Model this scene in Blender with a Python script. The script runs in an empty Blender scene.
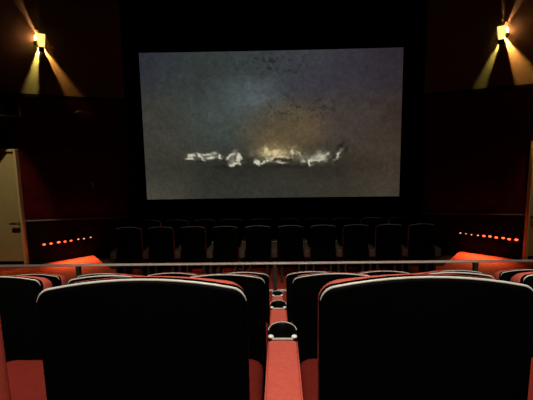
import bpy, bmesh, math, random
import numpy as np
from mathutils import Matrix, Vector
random.seed(4)
sc = bpy.context.scene
C = sc.collection

# ------------------------------------------------------------------ camera, world, exposure
EYE = 2.42                                   # eye height above the cross-aisle carpet
cam_d = bpy.data.cameras.new('camera'); cam_d.sensor_width = 36; cam_d.lens = 400 / 533 * 36
cam_d.clip_start = 0.05
cam = bpy.data.objects.new('camera', cam_d); C.objects.link(cam); sc.camera = cam
PITCH, YAW, ROLL = math.atan(55 / 400), math.atan(8.5 / 400) * 0.99, 0.016
cam.matrix_world = (Matrix.Translation((0, 0, EYE)) @ Matrix.Rotation(YAW, 4, 'Z')
                    @ Matrix.Rotation(math.pi / 2 - PITCH, 4, 'X') @ Matrix.Rotation(-ROLL, 4, 'Z'))
w = bpy.data.worlds.new('world'); sc.world = w; w.use_nodes = True
w.node_tree.nodes['Background'].inputs[0].default_value = (0, 0, 0, 1)
w.node_tree.nodes['Background'].inputs[1].default_value = 0
sc.view_settings.view_transform = 'Standard'; sc.view_settings.look = 'None'
sc.view_settings.exposure = 0; sc.view_settings.gamma = 1; sc.view_settings.use_curve_mapping = False

HOUSE_W, DOOR_FILL_W, FRONT_FILL_W = 1000, 400, 55                   # rear house spots, added door fill, added front-seat fill (watts)
SCONCE_UP, SCONCE_A, SCONCE_B = 170, 300, 340
LED_W, SCREEN_EMIT = 14, 1.0

# ------------------------------------------------------------------ materials
def mat(name, col, rough=.6, spec=.3, metal=0, noise=0, nscale=40, bump=0, bscale=200, emit=None, es=0, sheen=0):
    m = bpy.data.materials.new(name); m.use_nodes = True
    nt = m.node_tree; b = nt.nodes['Principled BSDF']
    b.inputs['Base Color'].default_value = (*col, 1)
    b.inputs['Roughness'].default_value = rough
    b.inputs['Specular IOR Level'].default_value = spec
    b.inputs['Metallic'].default_value = metal
    if sheen: b.inputs['Sheen Weight'].default_value = sheen
    tc = nt.nodes.new('ShaderNodeTexCoord')
    if noise:
        n = nt.nodes.new('ShaderNodeTexNoise'); n.inputs['Scale'].default_value = nscale; n.inputs['Detail'].default_value = 4
        nt.links.new(tc.outputs['Object'], n.inputs['Vector'])
        r = nt.nodes.new('ShaderNodeValToRGB')
        r.color_ramp.elements[0].color = (*[c * (1 - noise) for c in col], 1); r.color_ramp.elements[0].position = .3
        r.color_ramp.elements[1].color = (*[min(1, c * (1 + noise)) for c in col], 1); r.color_ramp.elements[1].position = .7
        nt.links.new(n.outputs['Fac'], r.inputs['Fac']); nt.links.new(r.outputs['Color'], b.inputs['Base Color'])
    if bump:
        n2 = nt.nodes.new('ShaderNodeTexNoise'); n2.inputs['Scale'].default_value = bscale; n2.inputs['Detail'].default_value = 2
        nt.links.new(tc.outputs['Object'], n2.inputs['Vector'])
        bp = nt.nodes.new('ShaderNodeBump'); bp.inputs['Strength'].default_value = bump; bp.inputs['Distance'].default_value = .002
        nt.links.new(n2.outputs['Fac'], bp.inputs['Height']); nt.links.new(bp.outputs['Normal'], b.inputs['Normal'])
    if emit:
        b.inputs['Emission Color'].default_value = (*emit, 1); b.inputs['Emission Strength'].default_value = es
    return m
M = {
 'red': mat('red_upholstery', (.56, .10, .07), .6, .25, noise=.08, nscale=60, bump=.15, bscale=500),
 'cushion': mat('red_fabric_in_shade', (.12, .011, .007), .7, .12, noise=.1, nscale=60, bump=.15, bscale=500),  # red darkened to stand for the shade behind the seat backs
 'shell': mat('black_moulded_plastic', (.0009, .0009, .0009), .6, .03, noise=.2, nscale=90),
 'rim': mat('grey_highlight_and_rim', (.54, .54, .49), .35, .5, noise=.05),  # pale to paint the highlight along the shell edge; also cup-holder rims
 'black': mat('black_plastic', (.002, .002, .002), .45, .12),
 'frontarm': mat('brown_arm_vinyl', (.06, .042, .03), .5, .3),
 'cap': mat('white_glint', (.85, .85, .80), .25, .5),  # white for the painted glints at the cup-holder corners
 'steel': mat('brushed_steel', (.52, .41, .35), .42, .5, metal=.1, noise=.06, nscale=30),
 'post': mat('dark_bronze_post', (.03, .023, .018), .5, .2, noise=.1),
 'base': mat('dark_metal_base', (.02, .018, .016), .5, .3),
 'carpet': mat('red_carpet', (.34, .042, .022), .95, .05, noise=.3, nscale=14, bump=.5, bscale=300),
 'riser': mat('dark_carpet', (.05, .012, .010), .95, .05, noise=.25, nscale=25, bump=.4, bscale=300),
 'blackfloor': mat('black_floor', (.006, .005, .005), .95, .02, noise=.2),
 'fabricwall': mat('dark_red_wall_fabric', (.065, .005, .005), .95, .05, noise=.25, nscale=8, bump=.3, bscale=150),
 'wainscot': mat('black_wainscot', (.008, .004, .004), .8, .08, noise=.2, nscale=6),
 'upper': mat('brown_wall_panel', (.20, .16, .12), .9, .1, noise=.08, nscale=18, bump=.25, bscale=120),
 'trim': mat('grey_rail_trim', (.30, .29, .26), .5, .4),
 'blackwall': mat('black_masking_cloth', (.004, .004, .004), .98, .02, noise=.2),
 'door': mat('tan_painted_door', (.46, .36, .16), .55, .3, noise=.06, nscale=3),
 'doorframe': mat('tan_door_frame', (.60, .47, .24), .5, .3),
 'handle': mat('dark_bronze_handle', (.07, .045, .02), .4, .5, metal=.3),
 'housing': mat('brass_sconce_housing', (.35, .26, .12), .5, .3),
 'lens': mat('sconce_glowing_glass', (.9, .8, .4), .4, .3, emit=(1, .66, .2), es=1.5),
 'slit': mat('added_orange_glow', (.9, .5, .3), .4, .3, emit=(1, .42, .16), es=22),  # emissive side piece added to spread glow on the wall
 'bulb': mat('house_light_lens', (.9, .9, .9), .4, .3, emit=(1, .93, .82), es=2),
 'ledo': mat('orange_led', (.8, .2, .05), .4, .3, emit=(1, .10, .025), es=3.2),
 'ledp': mat('pale_led', (.8, .5, .4), .4, .3, emit=(1, .34, .2), es=1.6),
 'speaker': mat('black_speaker_cabinet', (.09, .09, .08), .6, .25),
 'grille': mat('speaker_grille_cloth', (.008, .008, .008), .95, .02),
 'device': mat('grey_device_case', (.35, .33, .30), .5, .3),
}
def screen_mat():
    m = bpy.data.materials.new('projected_film_image'); m.use_nodes = True
    nt = m.node_tree; b = nt.nodes['Principled BSDF']
    b.inputs['Base Color'].default_value = (.05, .05, .05, 1); b.inputs['Roughness'].default_value = .9
    b.inputs['Specular IOR Level'].default_value = .05
    a = nt.nodes.new('ShaderNodeAttribute'); a.attribute_name = 'film'
    nt.links.new(a.outputs['Color'], b.inputs['Emission Color']); b.inputs['Emission Strength'].default_value = SCREEN_EMIT
    return m
M['screen'] = screen_mat()

# ------------------------------------------------------------------ helpers
def obj(name, bm, m, parent=None, smooth=False, bevel=0):
    me = bpy.data.meshes.new(name)
    bmesh.ops.recalc_face_normals(bm, faces=bm.faces)
    bm.to_mesh(me); bm.free()
    if smooth:
        for p in me.polygons: p.use_smooth = True
    me.materials.append(M[m])
    o = bpy.data.objects.new(name, me); C.objects.link(o)
    if parent: o.parent = parent
    if bevel:
        b = o.modifiers.new('bevel', 'BEVEL'); b.width = bevel; b.segments = 2; b.limit_method = 'ANGLE'
    return o
def thing(name, label, cat, loc=(0, 0, 0), rz=0, group=None):
    o = bpy.data.objects.new(name, None); C.objects.link(o)
    o.empty_display_size = .1
    o.location = loc; o.rotation_euler = (0, 0, rz); o['label'] = label; o['category'] = cat
    if group: o['group'] = group
    return o
def struct(name, bm, m, parent=None, bevel=0):
    o = obj(name, bm, m, parent, bevel=bevel)
    if not parent: o['kind'] = 'structure'
    return o
def box(bm, x0, x1, y0, y1, z0, z1, mtx=None):
    vs = [bm.verts.new((x, y, z)) for x in (x0, x1) for y in (y0, y1) for z in (z0, z1)]
    for f in ((0, 1, 3, 2), (4, 6, 7, 5), (0, 4, 5, 1), (2, 3, 7, 6), (0, 2, 6, 4), (1, 5, 7, 3)):
        bm.faces.new([vs[i] for i in f])
    if mtx: bmesh.ops.transform(bm, matrix=mtx, verts=vs)
    return bm
def prism(bm, pts, vec, mtx=None):
    v = Vector(vec)
    a = [bm.verts.new(Vector(p)) for p in pts]; b = [bm.verts.new(Vector(p) + v) for p in pts]
    n = len(pts); bm.faces.new(a); bm.faces.new(b[::-1])
    for i in range(n): bm.faces.new((a[i], b[i], b[(i + 1) % n], a[(i + 1) % n]))
    if mtx: bmesh.ops.transform(bm, matrix=mtx, verts=a + b)
    return bm
def loft(bm, rings, cap=True):
    R = [[bm.verts.new(p) for p in r] for r in rings]; n = len(R[0])
    for a, b in zip(R, R[1:]):
        for i in range(n): bm.faces.new((a[i], a[(i + 1) % n], b[(i + 1) % n], b[i]))
    if cap: bm.faces.new(R[0]); bm.faces.new(R[-1][::-1])
    return bm
def tube(bm, pts, r, n=10, cap=True, sx=1, sz=1, rs=None):
    P = [Vector(p) for p in pts]; rings = []
    for i, p in enumerate(P):
        t = (P[min(i + 1, len(P) - 1)] - P[max(i - 1, 0)]).normalized()
        up = Vector((0, 1, 0)) if abs(t.y) < .9 else Vector((0, 0, 1))
        u = t.cross(up).normalized(); v = u.cross(t)
        rings.append([p + (u * math.cos(a) * sx + v * math.sin(a) * sz) * r * (rs[i] if rs else 1) for a in (2 * math.pi * k / n for k in range(n))])
    return loft(bm, rings, cap)
def ball(bm, c, rx, ry, rz, u=12, v=8):
    g = bmesh.ops.create_uvsphere(bm, u_segments=u, v_segments=v, radius=1)
    bmesh.ops.transform(bm, matrix=Matrix.Translation(c) @ Matrix.Diagonal((rx, ry, rz, 1)), verts=g['verts'])
def cyl(bm, c, r, h, n=20):
    x, y, z = c
    loft(bm, [[(x + r * math.cos(a), y + r * math.sin(a), zz) for a in (2 * math.pi * k / n for k in range(n))] for zz in (z, z + h)])

def rrect(hw, v0, v1, R, Rb, arch=0, nt=10, nc=6):
    """closed outline (u,v): rounded rectangle, top edge arched"""
    p = []
    def arc(cx, cy, r, a0, a1):
        for k in range(nc + 1):
            a = a0 + (a1 - a0) * k / nc; p.append((cx + r * math.cos(a), cy + r * math.sin(a)))
    H = math.pi / 2
    arc(-hw + Rb, v0 + Rb, Rb, 2 * H, 3 * H); arc(hw - Rb, v0 + Rb, Rb, 3 * H, 4 * H)
    arc(hw - R, v1 - R, R, 0, H)
    for k in range(1, nt): p.append((hw - R - 2 * (hw - R) * k / nt, v1))
    arc(-hw + R, v1 - R, R, H, 2 * H)
    mid = (v0 + v1) / 2
    return [(u, v - (arch * (u / hw) ** 2 if v > mid else 0)) for u, v in p]
def slab(bm, outline_at, d0, d1, r, to3, ns=4):
    """rounded slab: outline_at(inset) -> pts ; d0..d1 thickness ; to3(u,v,d)"""
    prof = [(r - r * math.sin(k / ns * math.pi / 2), d0 + r - r * math.cos(k / ns * math.pi / 2)) for k in range(ns + 1)]
    prof += [(i, d1 - (d - d0)) for i, d in prof[::-1]]
    loft(bm, [[to3(u, v, d) for u, v in outline_at(i)] for i, d in prof])

def copy_thing(src, loc, label, group):
    r = src.copy(); C.objects.link(r); r.location = loc; r['label'] = label; r['group'] = group
    for ch in list(src.children):
        c = ch.copy(); C.objects.link(c); c.parent = r
        for g in list(ch.children):
            d = g.copy(); C.objects.link(d); d.parent = c
    return r

# ------------------------------------------------------------------ the room
SP = .557                                    # seat spacing
ROWY = [.75, 1.88, 3.035]                    # back plane of each stadium row
STEP = .366
FLOORZ = [EYE - 1.32 - STEP * i for i in range(3)]
RX = .014                                    # the shared centre armrest line

def carpet_floor():
    L = [(-6.3, 4.62), (6.3, 4.62), (6.3, 8.06), (5.05, 8.06), (4.13, 8.80), (3.60, 8.10), (3.3, 7.7),
         (-3.3, 7.7), (-3.60, 8.07), (-4.15, 8.78), (-5.07, 8.06), (-6.3, 8.06)]
    bm = bmesh.new(); prism(bm, [(x, y, -.1) for x, y in L], (0, 0, .1)); return bm
struct('floor', carpet_floor(), 'carpet')
bm = bmesh.new(); box(bm, -6.3, 6.3, 4.6, 10.9, -.2, -.1); struct('floor_front', bm, 'blackfloor')
edges = [-3.25, .50, 1.63, 2.79, 4.62]
for i, (a, b) in enumerate(zip(edges, edges[1:])):
    z = FLOORZ[0] + STEP * (1 - i)
    bm = bmesh.new(); box(bm, -6.3, 6.3, a, b, -.2, z)
    struct('floor_tier', bm, 'riser')
bm = bmesh.new(); box(bm, -6.5, 6.5, -3.3, 10.9, 6.4, 6.5); struct('ceiling', bm, 'blackwall')
bm = bmesh.new(); box(bm, -6.5, 6.5, -3.35, -3.25, -.2, 6.4); struct('wall_back', bm, 'blackwall')
bm = bmesh.new(); box(bm, -3.62, 3.62, 10.7, 10.85, -.2, 6.4); struct('wall_front', bm, 'blackwall')
for s, nm in ((-1, 'left'), (1, 'right')):
    bm = bmesh.new(); box(bm, min(s * 6.3, s * 6.45), max(s * 6.3, s * 6.45), -3.3, 8.3, -.2, 6.4)
    struct('wall_' + nm, bm, 'fabricwall')
    # splayed wall : exit-door bay facing the seats, then 38 degrees in towards the screen, then black masking return
    xo, yo = s * 5.10, 8.00
    xi, yi = s * 3.46, 9.37
    path = [(s * 6.3, 8.0), (xo, yo), (xi, yi)]
    ny, nx = -.77, -s * .638                  # normal of the splayed run
    def strip(name, m, z0a, z1a, z0b, z1b, off, back=.1, straight=False):
        bm = bmesh.new()
        path = [(xo + s * .7675 * 1.56, yo - .641 * 1.56) if straight else (s * 6.3, 8.0), (xo, yo), (xi, yi)]
        fr = [(path[0][0] + (nx * off if straight else 0), path[0][1] - off), (path[1][0] + (nx * off if off else 0), path[1][1] - off * (.77 if straight else 1)), (path[2][0] + nx * off, path[2][1] + ny * off)]
        bk = [(path[0][0], path[0][1] + back), (path[1][0] - nx * back, path[1][1] + back), (path[2][0] - nx * back, path[2][1] - ny * back)]
        zs0 = [z0a, z0a, z0b]; zs1 = [z1a, z1a, z1b]
        ring = lambda i: [bm.verts.new((*fr[i], zs0[i])), bm.verts.new((*fr[i], zs1[i])), bm.verts.new((*bk[i], zs1[i])), bm.verts.new((*bk[i], zs0[i]))]
        R = [ring(i) for i in range(3)]
        for a, b in zip(R, R[1:]):
            for k in range(4): bm.faces.new((a[k], a[(k + 1) % 4], b[(k + 1) % 4], b[k]))
        bm.faces.new(R[0]); bm.faces.new(R[-1][::-1])
        return struct(name, bm, m)
    strip('wall_splay_' + nm, 'fabricwall', .9, 3.5, .7, 3.5, 0)
    strip('wall_wainscot_' + nm, 'wainscot', -.2, .945, -.2, .755, .015)
    strip('wall_upper_' + nm, 'upper', 3.5, 6.4, 3.5, 6.4, .12, straight=True)
    strip('trim_ledge_' + nm, 'wainscot', 3.44, 3.5, 3.44, 3.5, .14, straight=True)
    t = strip('trim_chair_rail_' + nm, 'trim', .945, .965, .755, .775, .03)
    bm = bmesh.new(); prism(bm, [(xi, yi, -.2), (s * 3.62, 10.85, -.2), (s * 3.8, 10.85, -.2), (xi + s * .2, yi + .1, -.2)], (0, 0, 6.6))
    struct('wall_masking_' + nm, bm, 'blackwall')
    # exit door in the bay
    dx0, dx1 = (s * 5.125, s * 6.08) if s < 0 else (s * 5.00, s * 5.955)
    a, b = sorted((dx0, dx1))
    bm = bmesh.new(); box(bm, a + .045, b - .045, 7.90, 7.945, .03, 2.36)
    d = struct('door_1' if s < 0 else 'door_2', bm, 'door', bevel=.004)
    bm = bmesh.new()
    box(bm, a, a + .045, 7.87, 7.98, 0, 2.42); box(bm, b - .045, b, 7.87, 7.98, 0, 2.42); box(bm, a + .045, b - .045, 7.87, 7.98, 2.37, 2.42)
    obj('door_frame', bm, 'doorframe', d, bevel=.006)
    bm = bmesh.new(); box(bm, a + .06, b - .06, 7.894, 7.90, .04, .13); obj('kick_plate', bm, 'black', d)
    ix = dx0 + s * .058                         # latch side is the one nearer the screen
    bm = bmesh.new(); cyl(bm, (0, 0, 0), .035, .012); bmesh.ops.transform(bm, matrix=Matrix.Translation((ix, 7.90, .93)) @ Matrix.Rotation(math.pi / 2, 4, 'X'), verts=bm.verts)
    tube(bm, [(ix, 7.90, .93), (ix, 7.84, .93), (ix + s * .02, 7.83, .93), (ix + s * .17, 7.835, .925)], .022, 8)
    obj('door_handle', bm, 'handle', d, smooth=True)

# ------------------------------------------------------------------ screen with the projected picture
def vnoise(x, y, seed):
    rng = np.random.RandomState(seed); T = rng.rand(256, 256)
    xi = np.floor(x).astype(int); yi = np.floor(y).astype(int); fx = x - xi; fy = y - yi
    fx = fx * fx * (3 - 2 * fx); fy = fy * fy * (3 - 2 * fy)
    g = lambda a, b: T[a % 256, b % 256]
    return (g(xi, yi) * (1 - fx) + g(xi + 1, yi) * fx) * (1 - fy) + (g(xi, yi + 1) * (1 - fx) + g(xi + 1, yi + 1) * fx) * fy
def fbm(x, y, seed, o=4):
    s = 0; a = .5; tot = 0
    for k in range(o):
        s = s + a * vnoise(x * 2 ** k, y * 2 ** k, seed + k); tot += a; a *= .55
    return s / tot
def film(u, v):
    """u 0..1 left-right, v 0..1 top-bottom -> linear rgb of the storm-at-sea frame"""
    pts = [  # u, v, r, g, b (0..255 display), weight radius
        (.0, .0, 46, 48, 58, .22), (.2, .12, 54, 60, 58, .22), (.42, .05, 56, 62, 62, .2), (.41, .28, 88, 100, 103, .14), (.62, .1, 62, 64, 70, .2),
        (.80, .17, 56, 52, 62, .2), (1, .1, 48, 42, 48, .2), (.04, .5, 62, 59, 52, .22), (.25, .45, 66, 76, 73, .2), (.5, .5, 86, 78, 62, .16),
        (.62, .52, 104, 86, 60, .13), (.52, .64, 112, 92, 58, .10), (.78, .45, 72, 64, 58, .2), (1, .45, 58, 47, 42, .2), (.1, .72, 66, 66, 56, .2),
        (.3, .85, 50, 51, 45, .2), (.5, .86, 52, 52, 44, .2), (.72, .84, 56, 53, 44, .2), (.95, .75, 72, 61, 50, .2), (.0, .98, 72, 69, 60, .18), (.5, 1, 56, 56, 49, .2), (1, 1, 66, 60, 52, .18)]
    num = 0; den = 1e-9
    for a, b, r, g, bl, rad in pts:
        ww = np.exp(-(((u - a) * 1.3) ** 2 + (v - b) ** 2) / (2 * (rad * .62) ** 2)); den = den + ww
        num = num + ww[..., None] * np.array([r, g, bl])
    col = num / den[..., None]
    n = fbm(u * 46, v * 26, 3) - .5; n2 = fbm(u * 12, v * 7, 11) - .5
    rough = .10 + .30 * np.exp(-((v - .35) / .25) ** 2) * np.clip(n2 * 3 + .4, 0, 1)
    fg = fbm(u * 120, v * 68, 61, 3) - .5
    col = col * (1 + (n * rough * 1.0 + n2 * .10 + fg * .26))[..., None]
    # scratchy dark clouds high in the frame
    cr = np.clip((fbm(u * 80 + 7, v * 60, 23) - .54) * 5, 0, 1) * np.exp(-((u - .52) / .14) ** 2 - ((v - .09) / .07) ** 2)
    cr = cr + np.clip((fbm(u * 90, v * 60, 29) - .55) * 5, 0, 1) * np.exp(-((u - .63) / .15) ** 2 - ((v - .37) / .09) ** 2)
    col = col * (1 - .45 * np.clip(cr, 0, 1))[..., None]
    col = col * (1 - .12 * np.exp(-((v - .78) / .08) ** 2))[..., None]
    # breaking foam: strokes (centre u, v in percent of the picture, half length, half width, angle, strength, warmth)
    def stroke(cx, cy, a, b, ang):
        t = math.radians(ang); dx = (u * 1.78 - cx * .0178); dy = (v - cy * .01)
        p = dx * math.cos(t) - dy * math.sin(t); q = dx * math.sin(t) + dy * math.cos(t)
        return np.exp(-(np.abs(p) / (a * .0068 * 1.15)) ** 2.4 - (q / (b * .0068 * 1.2)) ** 2)
    wob = .25 + 1.5 * fbm(u * 90, v * 60, 41, 3)
    u = u + (fbm(u * 60, v * 36, 71, 3) - .5) * .030; v = v + (fbm(u * 50 + 9, v * 40, 77, 3) - .5) * .040
    S = [(18.3, 69.3, 1.9, 1.9, 0, 1, 0), (18.0, 71.9, 3, .9, 0, .9, 0), (21.8, 70.5, 3.6, 1.0, -40, .85, 0), (25.4, 68.6, 6, 1.0, 5, .75, 0), (26.2, 71.2, 3.2, 1.3, 0, 1, 0),
         (29.9, 70.9, 1.4, 2.4, 0, 1, 0), (33.7, 69.8, 5, 1.3, 42, .9, 0), (37.2, 72.0, 5.2, 1.6, -78, 1.1, 0), (35.8, 75.9, 5.5, 1.0, 8, .8, 0), (34.5, 73.2, 4.5, 4, 0, .28, 0),
         (48.1, 66.8, 1.6, 3, 10, .85, 1), (50.7, 68.2, 4.5, 2, 0, .6, 1), (52, 68.9, 20, 3.6, 0, .40, .8), (66, 72, 16, 3.4, 8, .20, .3), (25, 70.5, 13, 3, 0, .16, 0), (51, 65.5, 16, 5, 0, .16, 1),
         (44.8, 75.0, 2.6, 1.6, 0, 1.1, 0), (47.0, 75.4, 2.2, 1.1, 0, .9, 0), (49.0, 74.2, 2.3, 1.6, 0, .75, 0), (51.5, 71.4, 9, 1.2, 6, .8, .6), (53, 75.5, 5.5, 1.1, 0, .5, 0),
         (58.7, 68.6, 1.0, 3.4, 0, .65, .5), (60.5, 70.0, 1.0, 3.2, 12, .5, .5), (62.5, 74.1, 2.3, 1.1, 0, .7, .2), (65.1, 75.0, 1.1, 2.6, 0, 1.1, 0),
         (68.8, 72.3, 7, 4.2, 20, .42, 0), (67.6, 74.8, 6.5, 1.0, 3, .6, 0), (71, 70.6, 4, 1.0, 40, .4, 0), (76.2, 70.8, 6, 1.3, 52, .5, 0)]
    K = [(57.3, 71.3, 2.0, 3.2, 30, .7), (54.5, 73.2, 9, 1.0, 4, .6), (63.8, 74.9, 1.0, 1.9, 0, .7), (74.2, 72.2, 1.8, 3.6, 0, .5), (77, 64.2, 5, 1.6, 38, .5), (79, 67, 4, 1.5, 60, .35),
         (22, 73.2, 12, .9, -4, .45), (31, 73.5, 2.5, 2.0, 0, .4), (33, 78, 12, 1.1, 0, .3), (56, 78.0, 30, 1.3, 0, .25)]
    for cx, cy, a, b, ang, k in K: col = col * (1 - k * stroke(cx, cy, a, b, ang))[..., None]
    for cx, cy, a, b, ang, k, wm in S:
        f = np.clip(stroke(cx, cy, a, b, ang) * k * 1.55 * wob, 0, .95)[..., None]
        col = col * (1 - f) + np.array([226, 220 - 14 * wm, 196 - 48 * wm]) * f
    fine = np.random.RandomState(5).rand(*u.shape) - .5
    col = np.clip(col * .93 * (1 + fine * .10)[..., None], 0, 255) / 255
    return np.where(col <= .04045, col / 12.92, ((col + .055) / 1.055) ** 2.4)

SCX0, SCX1, SCZ0, SCZ1, SCY = -3.35, 3.22, EYE - 1.37, EYE + 2.33, 10.4
def make_screen():
    nx, nz = 330, 186
    uu, vv = np.meshgrid(np.linspace(0, 1, nx), np.linspace(0, 1, nz))
    bow = .06 * (1 - (2 * uu - 1) ** 2)      # a gently dished screen, ends nearer the seats
    co = np.stack([SCX0 + (SCX1 - SCX0) * uu, SCY + bow - .06, SCZ1 + (SCZ0 - SCZ1) * vv], -1).reshape(-1, 3)
    i = np.arange(nx * nz).reshape(nz, nx)
    q = np.stack([i[:-1, :-1], i[1:, :-1], i[1:, 1:], i[:-1, 1:]], -1).reshape(-1, 4)
    me = bpy.data.meshes.new('screen_surface'); me.from_pydata(co.tolist(), [], q.tolist())
    a = me.color_attributes.new('film', 'FLOAT_COLOR', 'POINT')
    c = film(uu, vv).reshape(-1, 3); a.data.foreach_set('color', np.concatenate([c, np.ones((len(c), 1))], 1).ravel().astype(np.float32))
    me.materials.append(M['screen'])
    t = thing('projection_screen', 'wide cinema screen on the front wall showing a dark stormy sea', 'screen', ((SCX0 + SCX1) / 2, SCY, SCZ0))
    o = bpy.data.objects.new('screen_surface', me); C.objects.link(o); o.parent = t
    o.location = (-(SCX0 + SCX1) / 2, -SCY, -SCZ0)
    bm = bmesh.new(); x = (SCX1 - SCX0) / 2; h = SCZ1 - SCZ0; b = .09
    for r in ((-x - b, x + b, h, h + b), (-x - b, x + b, -b, 0), (-x - b, -x, 0, h), (x, x + b, 0, h)):
        box(bm, r[0], r[1], -.085, .30, r[2], r[3])
    obj('screen_frame', bm, 'blackwall', t)
make_screen()

# ------------------------------------------------------------------ cinema seat
LEAN = .014; ZT = 1.069; ZS = ZT - .0095   # cushion crest, shell crest
def seat_proto():
    t = thing('cinema_seat', 'proto', 'seat')
    lean = lambda z: (ZT - z) * LEAN
    bm = bmesh.new()
    slab(bm, lambda i: rrect(.211 - i, .42 + i, ZS - i, .026 - i * .6, .03 - i * .6, .024), 0, .034, .008, lambda u, v, d: (u, d + lean(v), v), 3)
    obj('back_shell', bm, 'shell', t, smooth=True)
    # pale bead painting the highlight on the shell's rear edge, thinner where it dims
    pts = [(u, v) for u, v in rrect(.210, .42, ZS + .0005, .026, .03, .024)][8 + 4:]
    pts = pts[2:]
    bm = bmesh.new(); tube(bm, [(u, .006 + lean(v), v) for u, v in pts], .0030, 8, rs=[1 if min(k, len(pts) - 1 - k) > 3 else (.35, .45, .6, .8)[min(k, len(pts) - 1 - k)] for k in range(len(pts))])
    obj('edge_highlight', bm, 'rim', t, smooth=True)
    bm = bmesh.new()
    def belly(u, v, d):
        k = max(0, (d - .05) / .11)                 # padding swells at lumbar and side bolsters
        e = .020 * math.exp(-((v - .68) / .13) ** 2) + .016 * (u / .2) ** 2 - .012 * math.exp(-((v - 1.05) / .05) ** 2)
        top = max(0, (v - .80) / .27)                 # narrower and falling away forward at the crown
        return (u * (1 - .01 * top), d + lean(v) + k * e, v - .036 * top * max(0, d - .05) / .095)
    slab(bm, lambda i: rrect(.205 - i, .44 + i, ZT - .0145 - i * .5, max(.042 - i * .6, .008), .04 - i * .6, .0205), .030, .145, .045, belly, 6)
    obj('back_cushion', bm, 'red', t, smooth=True)
    bm = bmesh.new()
    def sea(u, v, d):
        return (u, .17 + v, .36 + d + .02 * (v / .53) - .008 * math.exp(-((v - .22) / .14) ** 2) * (1 if d > .08 else 0))
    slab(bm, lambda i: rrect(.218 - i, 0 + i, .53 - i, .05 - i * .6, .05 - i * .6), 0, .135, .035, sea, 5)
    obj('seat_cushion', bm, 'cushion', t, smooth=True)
    bm = bmesh.new()
    box(bm, -.19, .19, .20, .62, .32, .37)
    for s in (-1, 1):
        box(bm, s * .15 - .02, s * .15 + .02, .12, .46, 0.02, .32)
        prism(bm, [(s * .15 - .022, .10, 0), (s * .15 + .022, .10, 0), (s * .15 + .022, .50, 0), (s * .15 - .022, .50, 0)], (0, 0, .02))
        prism(bm, [(s * .15 - .02, .10, .34), (s * .15 + .02, .10, .34), (s * .15 + .02, .06, .52), (s * .15 - .02, .06, .52)], (0, .05, 0))
    obj('seat_base', bm, 'base', t)
    return t
def arm_proto():
    t = thing('armrest', 'proto', 'armrest')
    bm = bmesh.new()
    slab(bm, lambda i: rrect(.054 - i, -.02 + i, .594 - i * .2, .008, .03 - i * .4), .50, .63, .014, lambda u, v, d: (u, v, d), 4)
    obj('arm_pad', bm, 'red', t, smooth=True)
    bm = bmesh.new()
    for s in (-1, 1): tube(bm, [(s * .0505, y, .6285) for y in (.0, .2, .4, .585)], .003, 6)
    obj('piping', bm, 'red', t, smooth=True)
    # cup holder: oval moulding with an open well
    def oval(rx, ry, z, n=32):
        r = []
        for k in range(n):
            a = 2 * math.pi * k / n; c, s = math.cos(a), math.sin(a)
            e = .55 if s < 0 else 1                      # squared towards the sitter, round at the far end
            r.append((rx * math.copysign(abs(c) ** e, c), .665 + ry * math.copysign(abs(s) ** e, s), z))
        return r
    bm = bmesh.new()
    loft(bm, [oval(.046, .062, .50), oval(.053, .068, .55), oval(.054, .069, .628), oval(.0525, .0675, .634), oval(.049, .064, .635), oval(.0465, .060, .631), oval(.044, .056, .60), oval(.040, .050, .53)])
    c = obj('cup_holder', bm, 'black', t, smooth=True)
    bm = bmesh.new(); tube(bm, [p for p in oval(.0520, .0670, .635)][0:17], .0022, 6); obj('rim_bead', bm, 'rim', c, smooth=True)
    bm = bmesh.new(); box(bm, -.038, .038, .594, .600, .630, .637); obj('lip', bm, 'rim', c, bevel=.001)
    for s in (-1, 1):
        bm = bmesh.new(); ball(bm, (s * .042, .610, .636), .011, .010, .007); obj('cap', bm, 'cap', c, smooth=True)  # white balls standing for specular glints on the holder's corners
    bm = bmesh.new()
    slab(bm, lambda i: rrect(.20 - i, .02 + i, .52 - i, .04, .02), -.02, .02, .008, lambda u, v, d: (d, .30 + u, v), 3)
    obj('side_panel', bm, 'base', t, smooth=False)
    bm = bmesh.new(); box(bm, -.045, .045, .12, .48, 0, .02); obj('foot_plate', bm, 'base', t, bevel=.004)
    return t
seat0, arm0 = seat_proto(), arm_proto()
used = {'seat': False, 'arm': False}
def put(kind, loc, label, group):
    src = seat0 if kind == 'seat' else arm0
    if not used[kind]:
        used[kind] = True; src.location = loc; src['label'] = label; src['group'] = group; return src
    return copy_thing(src, loc, label, group)
ORD = ['first', 'second', 'third', 'fourth', 'fifth']
rows = [('nearest row', 2, ROWY[0], FLOORZ[0]), ('second row', 3, ROWY[1], FLOORZ[1]), ('third row, against the railing', 4, ROWY[2], FLOORZ[2])]
for rn, n, y, z in rows:
    short = rn.split(',')[0]
    for i in range(n):
        for s, sd in ((-1, 'left'), (1, 'right')):
            put('seat', (RX + s * ((i + .5) * (.566 if n == 2 else SP) + (.012 if n == 2 and i else 0)), y, z), f'black-backed red cinema seat, {ORD[i]} {sd} of the centre armrests, {rn}', f'cinema seats in the {short}')
    for i in range(-n, n + 1):
        if i == 0: lab = f'red padded armrest with black cup holder in the centre of the {short}'
        else: lab = f'red padded armrest with cup holder, {ORD[abs(i) - 1]} {"left" if i < 0 else "right"} of the centre one, {short}'
        if abs(i) < n: put('arm', (RX + i * (.566 if n == 2 else SP), y, z), lab, f'armrests in the {short}')
for o in C.objects:
    if o.get('label') == 'red padded armrest with black cup holder in the centre of the nearest row': o.rotation_euler = (0, 0, -.012)   # sits a touch askew
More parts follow.
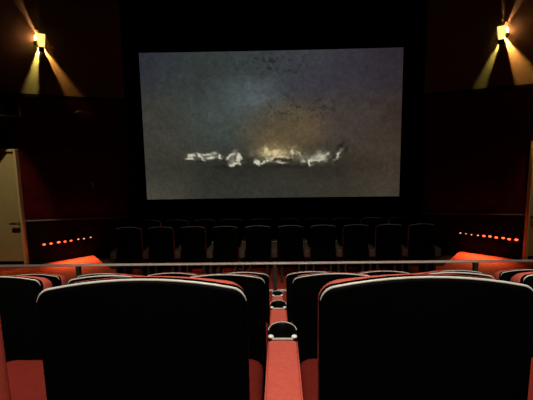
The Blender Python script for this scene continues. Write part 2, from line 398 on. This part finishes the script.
for k, (rn, y, z) in enumerate((('row just beyond the railing', 6.68, 0), ('row nearest the screen', 7.86, -.1))):
    for i in range(5):
        for s, sd in ((-1, 'left'), (1, 'right')):
            put('seat', (-.02 + s * (i + .5) * SP, y, z), f'dim black-backed cinema seat, {ORD[i]} {sd} of middle, {rn}', f'cinema seats in the {rn}')
    if k == 0:
        for i in range(-5, 6):
            lab = f'dim brown armrest with cup holder, {"in the middle" if i == 0 else ORD[abs(i) - 1] + (" left" if i < 0 else " right") + " of middle"}, {rn}'
            a = put('arm', (-.02 + i * SP, y, z), lab, f'armrests in the {rn}')
            for c in a.children:                     # the front block has plain brown arms
                if c.name.startswith(('arm_pad', 'piping')): c.material_slots[0].link = 'OBJECT'; c.material_slots[0].material = M['frontarm']

# ------------------------------------------------------------------ railing in front of the stadium rows
RZ = FLOORZ[2]; RY = 4.45
g = thing('guard_railing', 'long pale metal guard railing between the stadium seats and the cross aisle', 'railing', (0, RY, RZ))
top = EYE - 1.335 - RZ
bm = bmesh.new(); box(bm, -5.6, 5.6, -.025, .025, top - .022, top); obj('top_rail', bm, 'steel', g, bevel=.010)
bm = bmesh.new(); box(bm, -5.6, 5.6, -.015, .015, top - .345, top - .325); obj('lower_rail', bm, 'steel', g, bevel=.006)
for x in (-4.53, -2.29, -.01, 2.27, 4.53):
    bm = bmesh.new(); box(bm, x - .022, x + .022, -.03, .03, .012, top - .023)
    p = obj('post', bm, 'post', g, bevel=.004)
    bm = bmesh.new(); box(bm, x - .06, x + .06, -.06, .06, 0, .012); obj('foot_plate', bm, 'post', p)

# ------------------------------------------------------------------ wall lights and devices
def splay(s, t, z, off=0):
    """point on the splayed wall: t metres in from the door-bay corner, off metres out from the wall"""
    return Vector((s * (5.10 - .7675 * t) - s * .641 * off, 8.00 + .641 * t - .7675 * off, z))
def frame(s, t, z, off):
    # local x = to the right in view along the wall, local y = out of the wall, local z = up
    o = splay(s, t, z, off)
    ex = Vector((.7675, .641, 0)) if s < 0 else Vector((.7675, -.641, 0))
    ey = Vector((.641, -.7675, 0)) if s < 0 else Vector((-.641, -.7675, 0))
    m = Matrix((ex, ey, Vector((0, 0, 1)))).transposed().to_4x4(); m.translation = o
    return m
def lamp(name, kind, e, col, parent, loc, size=.006, aim=None, cone=None, blend=.3):
    d = bpy.data.lights.new(name, kind); d.energy = e; d.color = col; d.shadow_soft_size = size
    o = bpy.data.objects.new(name, d); C.objects.link(o); o.parent = parent; o.location = loc
    if kind == 'SPOT':
        d.spot_size = cone; d.spot_blend = blend
        o.rotation_euler = Vector(aim).to_track_quat('-Z', 'Y').to_euler()
    return o
def sect(a0, a1, r0, r1, n=5, c=(0, 0)):
    """sector of a ring in the wall plane, angles in degrees clockwise from straight up"""
    A = [math.radians(a0 + (a1 - a0) * k / n) for k in range(n + 1)]
    return [(c[0] + r1 * math.sin(a), 0, c[1] + r1 * math.cos(a)) for a in A] + [(c[0] + r0 * math.sin(a), 0, c[1] + r0 * math.cos(a)) for a in A[::-1]]
def sconce(s, t, z, lab, beams, ups, cols, pw):
    """beams: two downward slots (from, to); ups: two upward slots"""
    g = thing('wall_sconce', lab, 'wall light', group=None)
    g.matrix_world = frame(s, t, z, .12)
    D = .13
    (u0, u1), (v0, v1) = ups; (b0, b1), (c0, c1) = beams      # clockwise: u (left up), v (right up), b (right down), c (left down)
    bm = bmesh.new()
    for a0, a1, r0, r1 in ((v1, 92, .020, .12 if s < 0 else .08), (92, b0, .020, .105), (b1, c0, .018, .15), (c1, 268, .020, .105), (268, u0 + 360, .020, .08 if s < 0 else .12)):
        n = max(3, int((a1 - a0) / 12)); prism(bm, sect(a0, a1, r0, r1, n), (0, D, 0))
    prism(bm, sect(0, 360, 0.0, .022, 16)[:16], (0, D, 0))
    obj('housing', bm, 'housing', g)
    bm = bmesh.new(); prism(bm, sect(u1, v0, .035, .17, c=(0, .05)), (0, D, 0)); obj('top_shield', bm, 'housing', g)
    bm = bmesh.new(); prism(bm, [(-.085, D, .13), (.085, D, .13), (.052, D, -.12), (-.052, D, -.12)], (0, .03, 0)); obj('glass_front', bm, 'lens', g, bevel=.01)
    bm = bmesh.new(); box(bm, -.05, .05, D - .05, D + .03, -.205, -.12); obj('shade_block', bm, 'black', g, bevel=.004)  # black block put in for the sharp shadow under the glass
    sx = -1 if s < 0 else 1                      # an added emissive slit on the outer side lights the wall softly
    bm = bmesh.new(); x = sorted((sx * .079, sx * .090)); box(bm, x[0], x[1], .02, .128, -.01, .10); obj('added_side_glow', bm, 'slit', g)
    lamp('up_lamp', 'POINT', pw[0], cols[0], g, (0, .05, .05), .013)
    for (a0, a1), c, p in ((beams[0], cols[1], pw[1]), (beams[1], cols[2], pw[2])):
        a = math.radians((a0 + a1) / 2); lamp('down_lamp', 'POINT', p, c, g, (.045 * math.sin(a), .05, .045 * math.cos(a)))
    return g
YG, OR, WW = (.85, .72, .16), (1, .45, .10), (1, .46, .18)
sconce(-1, .50, EYE + 2.10, 'glowing wall sconce throwing beams up and down the left wall', ((148, 157), (188, 197)), ((-12, -20), (1, 1.5)), (WW, OR, YG),
       (SCONCE_UP, SCONCE_A, SCONCE_B * 1.2))
sconce(1, .64, EYE + 2.08, 'glowing wall sconce throwing beams up and down the right wall', ((148, 162), (196, 204)), ((-3, -2), (19, 11)), (WW, OR, YG),
       (SCONCE_UP, SCONCE_A * 1.2, SCONCE_B * .55))

for s, nm, n in ((-1, 'left', 8), (1, 'right', 10)):
    g = thing('led_strip', f'row of glowing orange-red guide lights low on the wall by the {nm} door', 'light strip', group='guide lights beside the exit doors')
    g.matrix_world = frame(s, 0, EYE - 2.005, .0155)
    a0, a1 = (.27, 1.19) if s < 0 else (.20, 1.26)
    ex = 1 if s < 0 else -1
    bm = bmesh.new(); x = sorted((ex * (a0 - .06), ex * (a1 + .06))); box(bm, x[0], x[1], 0, .018, -.012, .012); obj('channel', bm, 'black', g)
    for k in range(n):
        f = k / (n - 1); t = a0 + (a1 - a0) * f
        pale = f > (.70 if s < 0 else .62)
        bm = bmesh.new(); r = (.016 if pale else .029 - .006 * f) + random.uniform(-.003, .004)
        ball(bm, (ex * (t + random.uniform(-.012, .012)), .020, random.uniform(-.006, .006)), r * 1.15, .014, r * .7, 10, 6)
        obj('led_bulb', bm, 'ledp' if pale else 'ledo', g, smooth=True)

for g in [o for o in C.objects if o.name.startswith('led_strip')]:
    s = -1 if g.location.x < 0 else 1
    d = bpy.data.lights.new('strip_lamp', 'AREA'); d.shape = 'RECTANGLE'; d.size = .8; d.size_y = .02; d.energy = LED_W; d.color = (1, .46, .17); d.spread = math.radians(100)
    o = bpy.data.objects.new('strip_lamp', d); C.objects.link(o); o.parent = g; o.location = (-s * .82, .03, -.014)
    o.rotation_euler = (math.radians(42), 0, 0)
for s, nm in ((-1, 'left'), (1, 'right')):
    g = thing('surround_speaker', f'black box speaker hung under the wall ledge above the {nm} door', 'speaker')
    g.matrix_world = frame(s, -.34, 3.02, .10)
    bm = bmesh.new(); prism(bm, [(-.38, 0, 0), (.38, 0, 0), (.36, .24, .02), (-.36, .24, .02)], (0, 0, .42)); obj('cabinet', bm, 'speaker', g, bevel=.008)
    bm = bmesh.new(); box(bm, -.33, .33, .235, .248, .05, .40); obj('grille', bm, 'grille', g, bevel=.003)
    bm = bmesh.new(); box(bm, -.06, .06, -.20, .0, .10, .30); obj('bracket', bm, 'black', g)

g = thing('security_camera', 'small dark camera on a bracket high on the left red wall', 'camera')
g.matrix_world = frame(-1, 1.22, EYE + .70, .09)
bm = bmesh.new(); box(bm, -.04, .04, -.09, -.075, -.06, .06); tube(bm, [(0, -.08, 0), (0, .10, .0), (0, .14, -.02)], .014, 8); obj('bracket', bm, 'device', g)
bm = bmesh.new(); prism(bm, [(-.17, .08, .035), (-.13, .07, .07), (.15, .10, .025), (.16, .10, -.07), (-.10, .07, -.07)], (0, .11, 0)); obj('camera_body', bm, 'speaker', g, bevel=.012)
bm = bmesh.new(); prism(bm, [(-.19, .07, .045), (-.13, .06, .078), (-.03, .09, .050), (.18, .09, .032), (.18, .09, .020), (-.03, .09, .036), (-.13, .06, .064), (-.19, .07, .030)], (0, .14, 0)); obj('sun_hood', bm, 'device', g)
bm = bmesh.new(); cyl(bm, (0, 0, 0), .03, .03, 14); bmesh.ops.transform(bm, matrix=Matrix.Translation((.16, .14, -.02)) @ Matrix.Rotation(math.pi / 2, 4, 'Y'), verts=bm.verts); obj('camera_lens', bm, 'black', g, smooth=False)
g = thing('wall_switch', 'tiny grey switch plate on the dark red left wall', 'switch')
g.matrix_world = frame(-1, 1.33, EYE - .82, 0)
bm = bmesh.new(); box(bm, -.025, .025, 0, .012, -.055, .055); obj('plate', bm, 'device', g, bevel=.003)
bm = bmesh.new(); box(bm, -.009, .009, .012, .022, -.018, .018); obj('toggle', bm, 'device', g)

# ------------------------------------------------------------------ house lights behind and above the viewer, plus added fill spots for doors and front seats
def house(loc, aim, e, cone, blend, lab, col=(1, .90, .76), size=.10):
    g = thing('ceiling_spotlight', lab, 'ceiling light', loc)
    q = Vector(aim).to_track_quat('-Z', 'Y').to_matrix().to_4x4()
    bm = bmesh.new(); n = 20
    ring = lambda r, z: [(r * math.cos(2 * math.pi * k / n), r * math.sin(2 * math.pi * k / n), z) for k in range(n)]
    loft(bm, [ring(.10, .22), ring(.12, .18), ring(.14, -.06), ring(.13, -.06), ring(.11, .16)], True)
    bmesh.ops.transform(bm, matrix=q, verts=bm.verts); obj('can', bm, 'base', g, smooth=False)
    bm = bmesh.new(); tube(bm, [(0, 0, .1), (0, 0, 6.4 - loc[2])], .02, 8); obj('stem', bm, 'base', g)
    lamp('spot_lamp', 'SPOT', e, col, g, Vector(aim).normalized() * .07, size, aim, cone, blend)
for x, lab in ((0, 'black ceiling spotlight behind the viewer over the centre'), (-2.6, 'black ceiling spotlight behind the viewer to the left'), (2.6, 'black ceiling spotlight behind the viewer to the right')):
    house((x, -.6, 6.2), (-x * .1, 3.2, -5.0), HOUSE_W * (1 if x == 0 else .5), math.radians(49), .4, lab)
for s, nm in ((-1, 'left'), (1, 'right')):
    house((s * 4.9, 5.6, 6.0), (s * .55, 2.35, -4.9), DOOR_FILL_W * (1 if s < 0 else .4), math.radians(20), .6, f'added fill spotlight aimed at the {nm} exit door', (1, .85, .55), .05)  # spots added to brighten the door faces
house((0, 2.8, 6.2), (0, 4.3, -5.1), FRONT_FILL_W, math.radians(44), .5, 'added fill spotlight for the front seats, over the third row', (1, .9, .76))  # weak spot added to lift the tops of the front seats
